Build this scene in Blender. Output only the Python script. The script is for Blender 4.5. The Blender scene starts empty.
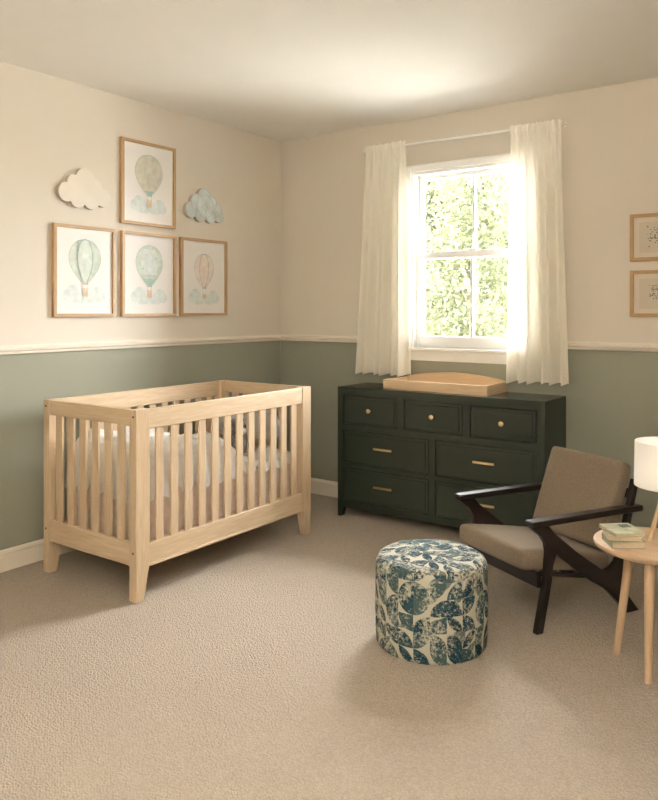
import bpy, bmesh, math, random
from mathutils import Vector, Matrix, noise
random.seed(7)
PI = math.pi
scene = bpy.context.scene
col = scene.collection

# ------------------------------------------------------------------ helpers
def link(o, parent=None):
    col.objects.link(o)
    if parent: o.parent = parent
    return o

def tag(o, label=None, cat=None, group=None, kind=None):
    if label: o['label'] = label
    if cat: o['category'] = cat
    if group: o['group'] = group
    if kind: o['kind'] = kind
    return o

def thing(name, loc, label=None, cat=None, rz=0.0, group=None, kind=None):
    o = bpy.data.objects.new(name, None)
    o.empty_display_size = 0.1
    o.location = loc
    o.rotation_euler = (0, 0, rz)
    link(o)
    return tag(o, label, cat, group, kind)

def box(bm, x0, x1, y0, y1, z0, z1, mi=0):
    vs = [bm.verts.new(p) for p in ((x0,y0,z0),(x1,y0,z0),(x1,y1,z0),(x0,y1,z0),(x0,y0,z1),(x1,y0,z1),(x1,y1,z1),(x0,y1,z1))]
    for f in ((0,3,2,1),(4,5,6,7),(0,1,5,4),(1,2,6,5),(2,3,7,6),(3,0,4,7)):
        fc = bm.faces.new([vs[i] for i in f]); fc.material_index = mi
    return vs

def prism(bm, pts, fn, d0, d1, mi=0):
    """extrude a 2-D outline; fn(a, b, d) -> 3-D point"""
    A = [bm.verts.new(fn(a, b, d0)) for a, b in pts]
    B = [bm.verts.new(fn(a, b, d1)) for a, b in pts]
    n = len(pts)
    fs = [bm.faces.new(A), bm.faces.new(B[::-1])]
    for i in range(n):
        fs.append(bm.faces.new((A[i], B[i], B[(i+1) % n], A[(i+1) % n])))
    for f in fs: f.material_index = mi
    bmesh.ops.recalc_face_normals(bm, faces=fs)
    return fs

def rod(bm, p0, p1, r0, r1=None, n=16, mi=0):
    r1 = r0 if r1 is None else r1
    p0 = Vector(p0); p1 = Vector(p1); d = (p1-p0).normalized()
    a = d.orthogonal().normalized(); b = d.cross(a)
    A = [bm.verts.new(p0+(a*math.cos(t)+b*math.sin(t))*r0) for t in [2*PI*i/n for i in range(n)]]
    B = [bm.verts.new(p1+(a*math.cos(t)+b*math.sin(t))*r1) for t in [2*PI*i/n for i in range(n)]]
    fs = [bm.faces.new(A[::-1]), bm.faces.new(B)]
    for i in range(n): fs.append(bm.faces.new((A[i], A[(i+1) % n], B[(i+1) % n], B[i])))
    for f in fs: f.material_index = mi

def lathe(bm, prof, n=64, c=(0,0), mi=0, uv=None):
    rings = []
    for r, z in prof:
        if r < 1e-5: rings.append([bm.verts.new((c[0], c[1], z))])
        else: rings.append([bm.verts.new((c[0]+r*math.cos(2*PI*i/n), c[1]+r*math.sin(2*PI*i/n), z)) for i in range(n)])
    for k in range(len(rings)-1):
        A, B = rings[k], rings[k+1]
        for i in range(n):
            j = (i+1) % n
            if len(A) == 1 and len(B) == 1: continue
            if len(A) == 1: f = bm.faces.new((A[0], B[j], B[i]))
            elif len(B) == 1: f = bm.faces.new((A[i], A[j], B[0]))
            else: f = bm.faces.new((A[i], A[j], B[j], B[i]))
            f.material_index = mi
    bmesh.ops.recalc_face_normals(bm, faces=bm.faces)

def mk(name, bm, mats, parent=None, smooth=False, bevel=0, seg=2, sub=0, angle=40, loc=None):
    me = bpy.data.meshes.new(name)
    bm.normal_update()
    bm.to_mesh(me); bm.free()
    if not isinstance(mats, (list, tuple)): mats = [mats]
    for m in mats: me.materials.append(m)
    o = bpy.data.objects.new(name, me)
    link(o, parent)
    if loc: o.location = loc
    if bevel:
        b = o.modifiers.new('bevel', 'BEVEL'); b.width = bevel; b.segments = seg; b.limit_method = 'ANGLE'; b.angle_limit = math.radians(35)
        b.harden_normals = False
    if sub:
        s = o.modifiers.new('sub', 'SUBSURF'); s.levels = sub; s.render_levels = sub
    if smooth or bevel:
        for p in me.polygons: p.use_smooth = True
        try: me.set_sharp_from_angle(angle=math.radians(angle))
        except Exception: pass
    return o

def bx(name, dims, mat, parent=None, bevel=0.003, **kw):
    bm = bmesh.new(); box(bm, *dims)
    return mk(name, bm, mat, parent, bevel=bevel, **kw)

# ------------------------------------------------------------------ materials
def srgb(r, g, b):
    f = lambda c: (c/12.92 if c <= .04045 else ((c+.055)/1.055)**2.4)
    return (f(r/255), f(g/255), f(b/255), 1)

def newmat(name):
    m = bpy.data.materials.new(name); m.use_nodes = True
    nt = m.node_tree; bs = nt.nodes['Principled BSDF']
    return m, nt, bs

def N(nt, t, **kw):
    n = nt.nodes.new(t)
    for k, v in kw.items():
        if k in n.inputs: n.inputs[k].default_value = v
        else: setattr(n, k, v)
    return n

def plain(name, c, rough=.6, metal=0, nscale=0, namt=.06, bump=0, bscale=200, spec=.5, coord='Object'):
    m, nt, bs = newmat(name)
    bs.inputs['Roughness'].default_value = rough
    bs.inputs['Metallic'].default_value = metal
    bs.inputs['Specular IOR Level'].default_value = spec
    tc = N(nt, 'ShaderNodeTexCoord')
    nz = N(nt, 'ShaderNodeTexNoise'); nz.inputs['Scale'].default_value = nscale or 6
    nz.inputs['Detail'].default_value = 4
    nt.links.new(tc.outputs[coord], nz.inputs['Vector'])
    cr = N(nt, 'ShaderNodeValToRGB')
    e = cr.color_ramp.elements
    e[0].position = .3; e[1].position = .7
    e[0].color = (c[0]*(1-namt), c[1]*(1-namt), c[2]*(1-namt), 1)
    e[1].color = (min(1,c[0]*(1+namt)), min(1,c[1]*(1+namt)), min(1,c[2]*(1+namt)), 1)
    nt.links.new(nz.outputs['Fac'], cr.inputs['Fac'])
    nt.links.new(cr.outputs['Color'], bs.inputs['Base Color'])
    if bump:
        n2 = N(nt, 'ShaderNodeTexNoise'); n2.inputs['Scale'].default_value = bscale; n2.inputs['Detail'].default_value = 3
        nt.links.new(tc.outputs[coord], n2.inputs['Vector'])
        bp = N(nt, 'ShaderNodeBump'); bp.inputs['Strength'].default_value = bump; bp.inputs['Distance'].default_value = .002
        nt.links.new(n2.outputs['Fac'], bp.inputs['Height'])
        nt.links.new(bp.outputs['Normal'], bs.inputs['Normal'])
    return m

def wood(name, light, dark, axis='z', rough=.45, scale=1.0):
    m, nt, bs = newmat(name)
    bs.inputs['Roughness'].default_value = rough
    tc = N(nt, 'ShaderNodeTexCoord'); mp = N(nt, 'ShaderNodeMapping')
    s = [9*scale, 9*scale, 9*scale]; s['xyz'.index(axis)] = .8*scale
    mp.inputs['Scale'].default_value = s
    oi = N(nt, 'ShaderNodeObjectInfo')
    mul = N(nt, 'ShaderNodeMath', operation='MULTIPLY'); mul.inputs[1].default_value = 37
    nt.links.new(oi.outputs['Random'], mul.inputs[0])
    nt.links.new(mul.outputs[0], mp.inputs['Location'])
    nt.links.new(tc.outputs['Object'], mp.inputs['Vector'])
    n1 = N(nt, 'ShaderNodeTexNoise'); n1.inputs['Scale'].default_value = 1.6; n1.inputs['Detail'].default_value = 3; n1.inputs['Distortion'].default_value = .8
    nt.links.new(mp.outputs['Vector'], n1.inputs['Vector'])
    m2 = N(nt, 'ShaderNodeMath', operation='MULTIPLY'); m2.inputs[1].default_value = 9
    nt.links.new(n1.outputs['Fac'], m2.inputs[0])
    fr = N(nt, 'ShaderNodeMath', operation='SINE'); nt.links.new(m2.outputs[0], fr.inputs[0])
    n2 = N(nt, 'ShaderNodeTexNoise'); n2.inputs['Scale'].default_value = 12; n2.inputs['Detail'].default_value = 4
    nt.links.new(mp.outputs['Vector'], n2.inputs['Vector'])
    ad = N(nt, 'ShaderNodeMath', operation='MULTIPLY_ADD'); ad.inputs[1].default_value = .22
    nt.links.new(fr.outputs[0], ad.inputs[0]); nt.links.new(n2.outputs['Fac'], ad.inputs[2])
    cr = N(nt, 'ShaderNodeValToRGB'); e = cr.color_ramp.elements
    e[0].position = .18; e[0].color = dark; e[1].position = .75; e[1].color = light
    nt.links.new(ad.outputs[0], cr.inputs['Fac']); nt.links.new(cr.outputs['Color'], bs.inputs['Base Color'])
    bp = N(nt, 'ShaderNodeBump'); bp.inputs['Strength'].default_value = .12; bp.inputs['Distance'].default_value = .001
    nt.links.new(n2.outputs['Fac'], bp.inputs['Height']); nt.links.new(bp.outputs['Normal'], bs.inputs['Normal'])
    return m

CREAM = (.683, .634, .560, 1); SAGE = (.318, .328, .266, 1)
def wall_paint():
    m, nt, bs = newmat('two_tone_wall_paint')
    bs.inputs['Roughness'].default_value = .75; bs.inputs['Specular IOR Level'].default_value = .25
    geo = N(nt, 'ShaderNodeNewGeometry'); sp = N(nt, 'ShaderNodeSeparateXYZ')
    nt.links.new(geo.outputs['Position'], sp.inputs[0])
    gt = N(nt, 'ShaderNodeMath', operation='GREATER_THAN'); gt.inputs[1].default_value = 1.14
    nt.links.new(sp.outputs['Z'], gt.inputs[0])
    mx = N(nt, 'ShaderNodeMix', data_type='RGBA')
    mx.inputs['A'].default_value = SAGE; mx.inputs['B'].default_value = CREAM
    nt.links.new(gt.outputs[0], mx.inputs['Factor'])
    nz = N(nt, 'ShaderNodeTexNoise'); nz.inputs['Scale'].default_value = 1.7; nz.inputs['Detail'].default_value = 5
    nt.links.new(geo.outputs['Position'], nz.inputs['Vector'])
    mr = N(nt, 'ShaderNodeMapRange'); mr.inputs['To Min'].default_value = .97; mr.inputs['To Max'].default_value = 1.03
    nt.links.new(nz.outputs['Fac'], mr.inputs['Value'])
    hs = N(nt, 'ShaderNodeHueSaturation'); nt.links.new(mr.outputs[0], hs.inputs['Value']); nt.links.new(mx.outputs['Result'], hs.inputs['Color'])
    nt.links.new(hs.outputs[0], bs.inputs['Base Color'])
    n2 = N(nt, 'ShaderNodeTexNoise'); n2.inputs['Scale'].default_value = 260
    nt.links.new(geo.outputs['Position'], n2.inputs['Vector'])
    bp = N(nt, 'ShaderNodeBump'); bp.inputs['Strength'].default_value = .08; bp.inputs['Distance'].default_value = .001
    nt.links.new(n2.outputs['Fac'], bp.inputs['Height']); nt.links.new(bp.outputs['Normal'], bs.inputs['Normal'])
    return m

def carpet_mat():
    m, nt, bs = newmat('loop_pile_carpet')
    bs.inputs['Roughness'].default_value = .95; bs.inputs['Specular IOR Level'].default_value = .1
    tc = N(nt, 'ShaderNodeTexCoord')
    mp = N(nt, 'ShaderNodeMapping'); mp.inputs['Rotation'].default_value = (0, 0, .6)
    nt.links.new(tc.outputs['Object'], mp.inputs['Vector'])
    vo = N(nt, 'ShaderNodeTexVoronoi'); vo.inputs['Scale'].default_value = 125
    vo.feature = 'F1'; vo.inputs['Randomness'].default_value = .75
    nt.links.new(mp.outputs['Vector'], vo.inputs['Vector'])
    nz = N(nt, 'ShaderNodeTexNoise'); nz.inputs['Scale'].default_value = 40; nz.inputs['Detail'].default_value = 4
    nt.links.new(mp.outputs['Vector'], nz.inputs['Vector'])
    big = N(nt, 'ShaderNodeTexNoise'); big.inputs['Scale'].default_value = 1.3; big.inputs['Detail'].default_value = 3
    nt.links.new(tc.outputs['Object'], big.inputs['Vector'])
    cr = N(nt, 'ShaderNodeValToRGB'); e = cr.color_ramp.elements
    e[0].position = .05; e[0].color = (.555, .490, .412, 1); e[1].position = .7; e[1].color = (.450, .390, .320, 1)
    nt.links.new(vo.outputs['Distance'], cr.inputs['Fac'])
    mr = N(nt, 'ShaderNodeMapRange'); mr.inputs['To Min'].default_value = .90; mr.inputs['To Max'].default_value = 1.10
    mm = N(nt, 'ShaderNodeMath', operation='MULTIPLY_ADD'); mm.inputs[1].default_value = .35
    m3 = N(nt, 'ShaderNodeMath', operation='MULTIPLY'); m3.inputs[1].default_value = .65
    nt.links.new(nz.outputs['Fac'], m3.inputs[0])
    nt.links.new(big.outputs['Fac'], mm.inputs[0]); nt.links.new(m3.outputs[0], mm.inputs[2])
    nt.links.new(mm.outputs[0], mr.inputs['Value'])
    hs = N(nt, 'ShaderNodeHueSaturation'); nt.links.new(mr.outputs[0], hs.inputs['Value']); nt.links.new(cr.outputs['Color'], hs.inputs['Color'])
    nt.links.new(hs.outputs[0], bs.inputs['Base Color'])
    bp = N(nt, 'ShaderNodeBump', invert=True); bp.inputs['Strength'].default_value = 1.0; bp.inputs['Distance'].default_value = .008
    nt.links.new(vo.outputs['Distance'], bp.inputs['Height']); nt.links.new(bp.outputs['Normal'], bs.inputs['Normal'])
    return m

def fabric(name, c, amt=.12, scale=300, bump=.3, translucent=0):
    m, nt, bs = newmat(name)
    bs.inputs['Roughness'].default_value = .9; bs.inputs['Specular IOR Level'].default_value = .15
    bs.inputs['Sheen Weight'].default_value = .15
    tc = N(nt, 'ShaderNodeTexCoord')
    nz = N(nt, 'ShaderNodeTexNoise'); nz.inputs['Scale'].default_value = scale; nz.inputs['Detail'].default_value = 2
    nt.links.new(tc.outputs['Object'], nz.inputs['Vector'])
    cr = N(nt, 'ShaderNodeValToRGB'); e = cr.color_ramp.elements
    e[0].position = .35; e[1].position = .65
    e[0].color = (c[0]*(1-amt), c[1]*(1-amt), c[2]*(1-amt), 1); e[1].color = (c[0]*(1+amt), c[1]*(1+amt), c[2]*(1+amt), 1)
    nt.links.new(nz.outputs['Fac'], cr.inputs['Fac']); nt.links.new(cr.outputs['Color'], bs.inputs['Base Color'])
    bp = N(nt, 'ShaderNodeBump'); bp.inputs['Strength'].default_value = bump; bp.inputs['Distance'].default_value = .0015
    nt.links.new(nz.outputs['Fac'], bp.inputs['Height']); nt.links.new(bp.outputs['Normal'], bs.inputs['Normal'])
    if translucent:
        tr = N(nt, 'ShaderNodeBsdfTranslucent'); nt.links.new(cr.outputs['Color'], tr.inputs['Color'])
        mx = N(nt, 'ShaderNodeMixShader'); mx.inputs[0].default_value = translucent
        nt.links.new(bs.outputs[0], mx.inputs[1]); nt.links.new(tr.outputs[0], mx.inputs[2])
        nt.links.new(mx.outputs[0], nt.nodes['Material Output'].inputs['Surface'])
    return m

def glass_mat():
    m, nt, bs = newmat('window_glass'); nt.nodes.remove(bs)
    tr = N(nt, 'ShaderNodeBsdfTransparent'); gl = N(nt, 'ShaderNodeBsdfGlossy'); gl.inputs['Roughness'].default_value = .02
    fr = N(nt, 'ShaderNodeFresnel'); fr.inputs['IOR'].default_value = 1.3
    mx = N(nt, 'ShaderNodeMixShader')
    nt.links.new(fr.outputs[0], mx.inputs[0]); nt.links.new(tr.outputs[0], mx.inputs[1]); nt.links.new(gl.outputs[0], mx.inputs[2])
    nt.links.new(mx.outputs[0], nt.nodes['Material Output'].inputs['Surface'])
    return m

def leaf_mat(name, a, b):
    m, nt, bs = newmat(name)
    bs.inputs['Roughness'].default_value = .6
    tc = N(nt, 'ShaderNodeTexCoord'); nz = N(nt, 'ShaderNodeTexNoise'); nz.inputs['Scale'].default_value = 4; nz.inputs['Detail'].default_value = 5
    nt.links.new(tc.outputs['Object'], nz.inputs['Vector'])
    cr = N(nt, 'ShaderNodeValToRGB'); e = cr.color_ramp.elements; e[0].position = .4; e[1].position = .62; e[0].color = a; e[1].color = b
    nt.links.new(nz.outputs['Fac'], cr.inputs['Fac']); nt.links.new(cr.outputs['Color'], bs.inputs['Base Color'])
    tr = N(nt, 'ShaderNodeBsdfTranslucent'); nt.links.new(cr.outputs['Color'], tr.inputs['Color'])
    mx = N(nt, 'ShaderNodeMixShader'); mx.inputs[0].default_value = .68
    nt.links.new(bs.outputs[0], mx.inputs[1]); nt.links.new(tr.outputs[0], mx.inputs[2])
    nt.links.new(mx.outputs[0], nt.nodes['Material Output'].inputs['Surface'])
    return m

def pouf_mat():
    m, nt, bs = newmat('leaf_print_fabric')
    bs.inputs['Roughness'].default_value = .85; bs.inputs['Specular IOR Level'].default_value = .2
    L = nt.links
    uv = N(nt, 'ShaderNodeUVMap'); uv.uv_map = 'UVMap'
    def M(op, a, b=None, c=None):
        n = N(nt, 'ShaderNodeMath', operation=op)
        for i, v in enumerate((a, b, c)):
            if v is None: continue
            if isinstance(v, (int, float)): n.inputs[i].default_value = v
            else: L.new(v, n.inputs[i])
        return n.outputs[0]
    def motif(cell, off, thr):
        mp = N(nt, 'ShaderNodeMapping'); mp.inputs['Scale'].default_value = (1/cell, 1/cell, 1); mp.inputs['Location'].default_value = off
        L.new(uv.outputs[0], mp.inputs['Vector'])
        fl = N(nt, 'ShaderNodeVectorMath', operation='FLOOR'); fr = N(nt, 'ShaderNodeVectorMath', operation='FRACTION')
        L.new(mp.outputs[0], fl.inputs[0]); L.new(mp.outputs[0], fr.inputs[0])
        wn = N(nt, 'ShaderNodeTexWhiteNoise', noise_dimensions='3D'); L.new(fl.outputs[0], wn.inputs['Vector'])
        rs = N(nt, 'ShaderNodeSeparateColor'); L.new(wn.outputs['Color'], rs.inputs[0])
        fs = N(nt, 'ShaderNodeSeparateXYZ'); L.new(fr.outputs[0], fs.inputs[0])
        def flip(v, r):
            g = M('GREATER_THAN', r, .5)
            return M('ADD', M('MULTIPLY', v, M('MULTIPLY_ADD', g, -2, 1)), g)
        x = flip(fs.outputs['X'], rs.outputs[0]); y = flip(fs.outputs['Y'], rs.outputs[1])
        d1 = M('SQRT', M('ADD', M('MULTIPLY', x, x), M('MULTIPLY', y, y)))
        x2 = M('SUBTRACT', 1, x); y2 = M('SUBTRACT', 1, y)
        d2 = M('SQRT', M('ADD', M('MULTIPLY', x2, x2), M('MULTIPLY', y2, y2)))
        q = M('LESS_THAN', d1, .99); l = M('MULTIPLY', q, M('LESS_THAN', d2, .99))
        pick = M('GREATER_THAN', rs.outputs[2], thr)
        return M('ADD', M('MULTIPLY', q, pick), M('MULTIPLY', l, M('SUBTRACT', 1, pick))), rs
    sh1, rs = motif(.064, (0,0,0), .3)
    sh2, rs2 = motif(.052, (.37,.29,5.5), .75)
    sh2 = M('MULTIPLY', sh2, M('GREATER_THAN', rs2.outputs[0], .55))
    shape = M('MAXIMUM', sh1, M('MULTIPLY', sh2, .75))
    tc = N(nt, 'ShaderNodeTexCoord')
    nz = N(nt, 'ShaderNodeTexNoise'); nz.inputs['Scale'].default_value = 78; nz.inputs['Detail'].default_value = 8; nz.inputs['Roughness'].default_value = .85
    L.new(tc.outputs['Object'], nz.inputs['Vector'])
    nb = N(nt, 'ShaderNodeTexNoise'); nb.inputs['Scale'].default_value = 14; nb.inputs['Detail'].default_value = 3
    L.new(tc.outputs['Object'], nb.inputs['Vector'])
    wear = N(nt, 'ShaderNodeMapRange'); wear.inputs['From Min'].default_value = .44; wear.inputs['From Max'].default_value = .515
    L.new(M('ADD', M('MULTIPLY', nz.outputs['Fac'], .72), M('MULTIPLY', nb.outputs['Fac'], .30)), wear.inputs['Value'])
    fac = M('MULTIPLY', shape, wear.outputs[0])
    cr = N(nt, 'ShaderNodeValToRGB'); e = cr.color_ramp.elements
    e[0].position = .3; e[0].color = srgb(10, 40, 54); e[1].position = .72; e[1].color = srgb(74, 96, 96)
    k = cr.color_ramp.elements.new(.5); k.color = srgb(20, 62, 78)
    mixv = M('ADD', M('MULTIPLY', rs.outputs[2], .35), M('MULTIPLY', nb.outputs['Fac'], .65)); L.new(mixv, cr.inputs['Fac'])
    mx = N(nt, 'ShaderNodeMix', data_type='RGBA'); mx.inputs['A'].default_value = srgb(188, 186, 170)
    L.new(fac, mx.inputs['Factor']); L.new(cr.outputs['Color'], mx.inputs['B'])
    L.new(mx.outputs['Result'], bs.inputs['Base Color'])
    n3 = N(nt, 'ShaderNodeTexNoise'); n3.inputs['Scale'].default_value = 350
    L.new(tc.outputs['Object'], n3.inputs['Vector'])
    bp = N(nt, 'ShaderNodeBump'); bp.inputs['Strength'].default_value = .3; bp.inputs['Distance'].default_value = .002
    L.new(n3.outputs['Fac'], bp.inputs['Height']); L.new(bp.outputs['Normal'], bs.inputs['Normal'])
    return m

M_wall = wall_paint(); M_carpet = carpet_mat()
M_ceil = plain('matt_ceiling_paint', (.83, .805, .76, 1), .9, namt=.01, spec=.2, bump=.05)
M_trim = plain('ivory_trim_paint', (.78, .72, .63, 1), .45, namt=.01)
M_white = plain('white_window_paint', (.86, .86, .85, 1), .35, namt=.01)
M_glass = glass_mat()
PL, PD = (.68, .55, .395, 1), (.56, .42, .275, 1)
M_pine = {a: wood('pale_pine_'+a, PL, PD, a) for a in 'xyz'}
M_tray = {a: wood('birch_tray_'+a, (.74, .57, .38, 1), (.62, .45, .28, 1), a) for a in 'xy'}
M_oak = {a: wood('light_oak_'+a, (.68, .50, .335, 1), (.56, .39, .245, 1), a) for a in 'xyz'}
M_frame = {a: wood('oak_frame_'+a, (.55, .37, .195, 1), (.43, .27, .13, 1), a, scale=2) for a in 'xyz'}
M_green = plain('dark_green_lacquer', (.025, .036, .025, 1), .38, namt=.06, nscale=3)
M_greentop = plain('dark_green_lacquer_top', (.025, .036, .025, 1), .20, namt=.05, nscale=3)
M_greend = plain('dark_green_lacquer_panel', (.025, .036, .025, 1), .42, namt=.08, nscale=3)
M_gap = plain('drawer_shadow_gap', (.012, .014, .010, 1), .8)
M_brass = plain('brushed_brass', (.92, .72, .40, 1), .30, 1.0, namt=.03)
M_dark = wood('espresso_wood', (.022, .014, .011, 1), (.011, .007, .006, 1), 'y', rough=.33)
M_taupe = fabric('taupe_wool', (.228, .180, .128), .16, 260, .35)
M_curtain = fabric('cream_linen', (.93, .905, .83), .02, 400, .08, translucent=.22)
M_duvet = fabric('grey_white_cotton', (.68, .67, .645), .04, 60, .15)
M_pillow = fabric('grey_cotton', (.42, .40, .385), .08, 90, .15)
M_matt = fabric('beige_mattress_ticking', (.60, .50, .425), .06, 30, .1)
M_plush = fabric('grey_plush', (.21, .195, .19), .35, 120, .8)
M_plushd = fabric('charcoal_plush', (.03, .027, .027), .3, 120, .8)
M_plushw = fabric('white_plush', (.68, .64, .58), .1, 120, .8)
M_bolt = plain('dark_bolt_steel', (.10, .06, .035, 1), .5, .6)
M_paper = plain('print_paper', (.78, .765, .75, 1), .6, namt=.01)
M_cloudw = plain('cream_cloud_wood', (.72, .665, .585, 1), .6, namt=.04, nscale=8)
M_cloudb = plain('pale_blue_cloud', (.62, .69, .69, 1), .6, namt=.16, nscale=11)
M_cloudedge = plain('grey_cloud_edge', (.52, .46, .38, 1), .7)
M_cloudline = plain('blue_grey_line', (.38, .46, .46, 1), .7)

# ------------------------------------------------------------------ the setting
W, D, H = 4.30, 5.40, 2.634
X0, X1, Z0, Z1 = 1.138, 1.978, 1.088, 2.275       # window opening in the far wall
T = .20
def struct(name, bm, m, **kw):
    return tag(mk(name, bm, m, **kw), kind='structure')
bm = bmesh.new(); box(bm, -T, W+T, -D-T, T, -.1, 0); struct('floor', bm, M_carpet)
bm = bmesh.new(); box(bm, -T, W+T, -D-T, T, H, H+.12); struct('ceiling', bm, M_ceil)
bm = bmesh.new(); box(bm, -T, 0, -D-T, T, 0, H); struct('wall_left', bm, M_wall)
bm = bmesh.new()
box(bm, 0, X0, 0, T, 0, H); box(bm, X1, W, 0, T, 0, H); box(bm, X0, X1, 0, T, 0, Z0); box(bm, X0, X1, 0, T, Z1, H)
struct('wall_back', bm, M_wall)
bm = bmesh.new(); box(bm, W, W+T, -D-T, T, 0, H); struct('wall_right', bm, M_wall)
bm = bmesh.new(); box(bm, 0, W, -D-T, -D, 0, H); struct('wall_front', bm, M_wall)

base_prof = [(0,0),(.016,0),(.016,.070),(.013,.076),(.013,.086),(.018,.092),(.012,.104),(.006,.110),(0,.110)]
rail_prof = [(0,0),(.010,0),(.014,.006),(.014,.014),(.024,.020),(.026,.030),(.018,.037),(.010,.040),(.010,.046),(0,.046)]
def run(name, prof, p0, p1, nrm, z, mat=M_trim):
    p0 = Vector(p0); p1 = Vector(p1); nrm = Vector(nrm)
    dirv = (p1-p0)
    def fn(a, b, d):
        q = p0 + dirv*d + nrm*a; return (q.x, q.y, z+b)
    bm = bmesh.new(); prism(bm, prof, fn, 0, 1)
    return tag(mk(name, bm, mat), kind='structure')
run('baseboard_left', base_prof, (0,-D,0), (0,0,0), (1,0,0), 0)
run('baseboard_back', base_prof, (0,0,0), (W,0,0), (0,-1,0), 0)
run('baseboard_right', base_prof, (W,-D,0), (W,0,0), (-1,0,0), 0)
run('trim_1', rail_prof, (0,-D,0), (0,0,0), (1,0,0), 1.119)
run('trim_2', rail_prof, (0,0,0), (X0-.026,0,0), (0,-1,0), 1.119)
run('trim_3', rail_prof, (X1+.026,0,0), (W,0,0), (0,-1,0), 1.119)
run('trim_4', rail_prof, (W,-D,0), (W,0,0), (-1,0,0), 1.119)

# window_1: white vertical-sliding sash window
w1 = thing('window_1', (0,0,0), kind='structure')
bm = bmesh.new()
box(bm, X0-.026, X0+.004, -.018, 0, Z0+.012, Z1+.040); box(bm, X1-.004, X1+.026, -.018, 0, Z0+.012, Z1+.040)
box(bm, X0+.004, X1-.004, -.018, 0, Z1, Z1+.040); box(bm, X0-.032, X1+.032, -.026, 0, Z1+.030, Z1+.040)
mk('window_casing', bm, M_white, w1, bevel=.002)
bm = bmesh.new()
J = .022
box(bm, X0, X0+J, -.0, .16, Z0+.01, Z1); box(bm, X1-J, X1, 0, .16, Z0+.01, Z1); box(bm, X0+J, X1-J, 0, .16, Z1-J, Z1); box(bm, X0+J, X1-J, .0, .16, Z0, Z0+.012)
mk('window_jamb', bm, M_white, w1, bevel=.002)
MX = (X0+X1)/2
def sash(y0, y1, za, zb, top, bot):
    a, b = X0+J, X1-J; s = .030
    bm = bmesh.new()
    box(bm, a, a+s, y0, y1, za, zb); box(bm, b-s, b, y0, y1, za, zb)
    box(bm, a+s, b-s, y0, y1, zb-top, zb); box(bm, a+s, b-s, y0, y1, za, za+bot)
    box(bm, MX-.009, MX+.009, y0+.004, y1-.004, za+bot, zb-top)
    f = mk('window_sash', bm, M_white, w1, bevel=.003)
    bm = bmesh.new(); box(bm, a+s-.004, b-s+.004, (y0+y1)/2-.002, (y0+y1)/2+.002, za+bot-.004, zb-top+.004)
    g = mk('pane', bm, M_glass, f)
sash(.074, .108, 1.690, Z1-J, .026, .045)
sash(.036, .070, Z0+.012, 1.736, .044, .076)
bm = bmesh.new(); box(bm, X0-.036, X1+.036, -.045, .036, Z0-.006, Z0+.012); mk('window_sill', bm, M_white, w1, bevel=.004)
bm = bmesh.new(); box(bm, X0-.026, X1+.026, -.018, 0, Z0-.074, Z0-.006); mk('window_apron', bm, M_white, w1, bevel=.002)
bm = bmesh.new(); box(bm, MX-.03, MX+.03, .040, .068, 1.736, 1.748); mk('window_latch', bm, M_white, w1, bevel=.003)

# ------------------------------------------------------------------ curtains and rod
def curtain(xa, xb, ya, yb, zt, zb, label, folds, seed):
    """xa,xb top span; ya,yb bottom span"""
    rnd = random.Random(seed)
    nU, nV = 180, 60
    fr = []; t = 0
    ph = [rnd.uniform(0, 2*PI) for _ in range(6)]
    bm = bmesh.new(); grid = []
    header = .045
    for j in range(nV+1):
        v = j/nV; row = []
        z = zt + .022 - (zt + .022 - zb)*v
        dz = zt - z
        a = xa + (ya-xa)*v**1.15; b = xb + (yb-xb)*v**1.15
        for i in range(nU+1):
            u = i/nU
            # tight gathers at the header that merge to fewer deep folds
            k = min(1, max(0, (dz-.01)/.30))
            g = math.sin(u*2*PI*folds*2.1 + ph[0] + 1.2*math.sin(u*9+ph[1]))*.006*(1-k)**1.2
            w = u + .018*math.sin(u*7+ph[2]+v*.8)
            f = math.sin(w*2*PI*folds + ph[3] + .5*math.sin(v*2.2+ph[4]))
            f2 = math.sin(w*2*PI*folds*.53 + ph[5])
            amp = .005 + k*(.016+.014*v)
            y = -.082 + g + amp*f + amp*.6*f2*k
            y -= .0
            y -= .012*max(0, 1-abs(dz)/.06)
            zz = z + (.006*math.sin(u*2*PI*folds+ph[3]) if j == nV else 0)
            if j == 0: zz += .004*math.sin(u*2*PI*folds*2.1+ph[0])
            if .0 <= dz+.022 <= .02: y += 0
            # stitched line under the rod pocket
            if abs(dz-.022) < .012: y += .004
            row.append(bm.verts.new((a+(b-a)*u, y, zz)))
        grid.append(row)
    for j in range(nV):
        for i in range(nU):
            bm.faces.new((grid[j][i], grid[j+1][i], grid[j+1][i+1], grid[j][i+1]))
    o = mk('curtain', bm, M_curtain, None, smooth=True, angle=180)
    return tag(o, label, 'curtain', 'window curtains')
curtain(.828, 1.150, .748, 1.172, 2.452, .914, 'cream linen curtain hanging at the left of the window', 6, 3)
curtain(1.870, 2.181, 1.852, 2.233, 2.440, .915, 'cream linen curtain hanging at the right of the window, nearer the armchair', 6, 11)
cr_ = thing('curtain_rod', (0,0,0), 'thin white curtain rod above the window between both curtains', 'curtain rod')
bm = bmesh.new(); rod(bm, (.812,-.078,2.448), (2.190,-.078,2.440), .0070, n=12); mk('rod', bm, M_white, cr_, smooth=True)
for x in (.822, 2.182):
    bm = bmesh.new()
    rod(bm, (x, -.006, 2.444), (x, -.082, 2.444), .005, n=10); box(bm, x-.007, x+.007, -.006, 0, 2.432, 2.456)
    mk('bracket', bm, M_white, cr_, smooth=True)
    bm = bmesh.new(); rod(bm, (x-.008, -.082, 2.444), (x+.008, -.082, 2.444), .010, n=12); mk('finial', bm, M_white, cr_, smooth=True)

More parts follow.
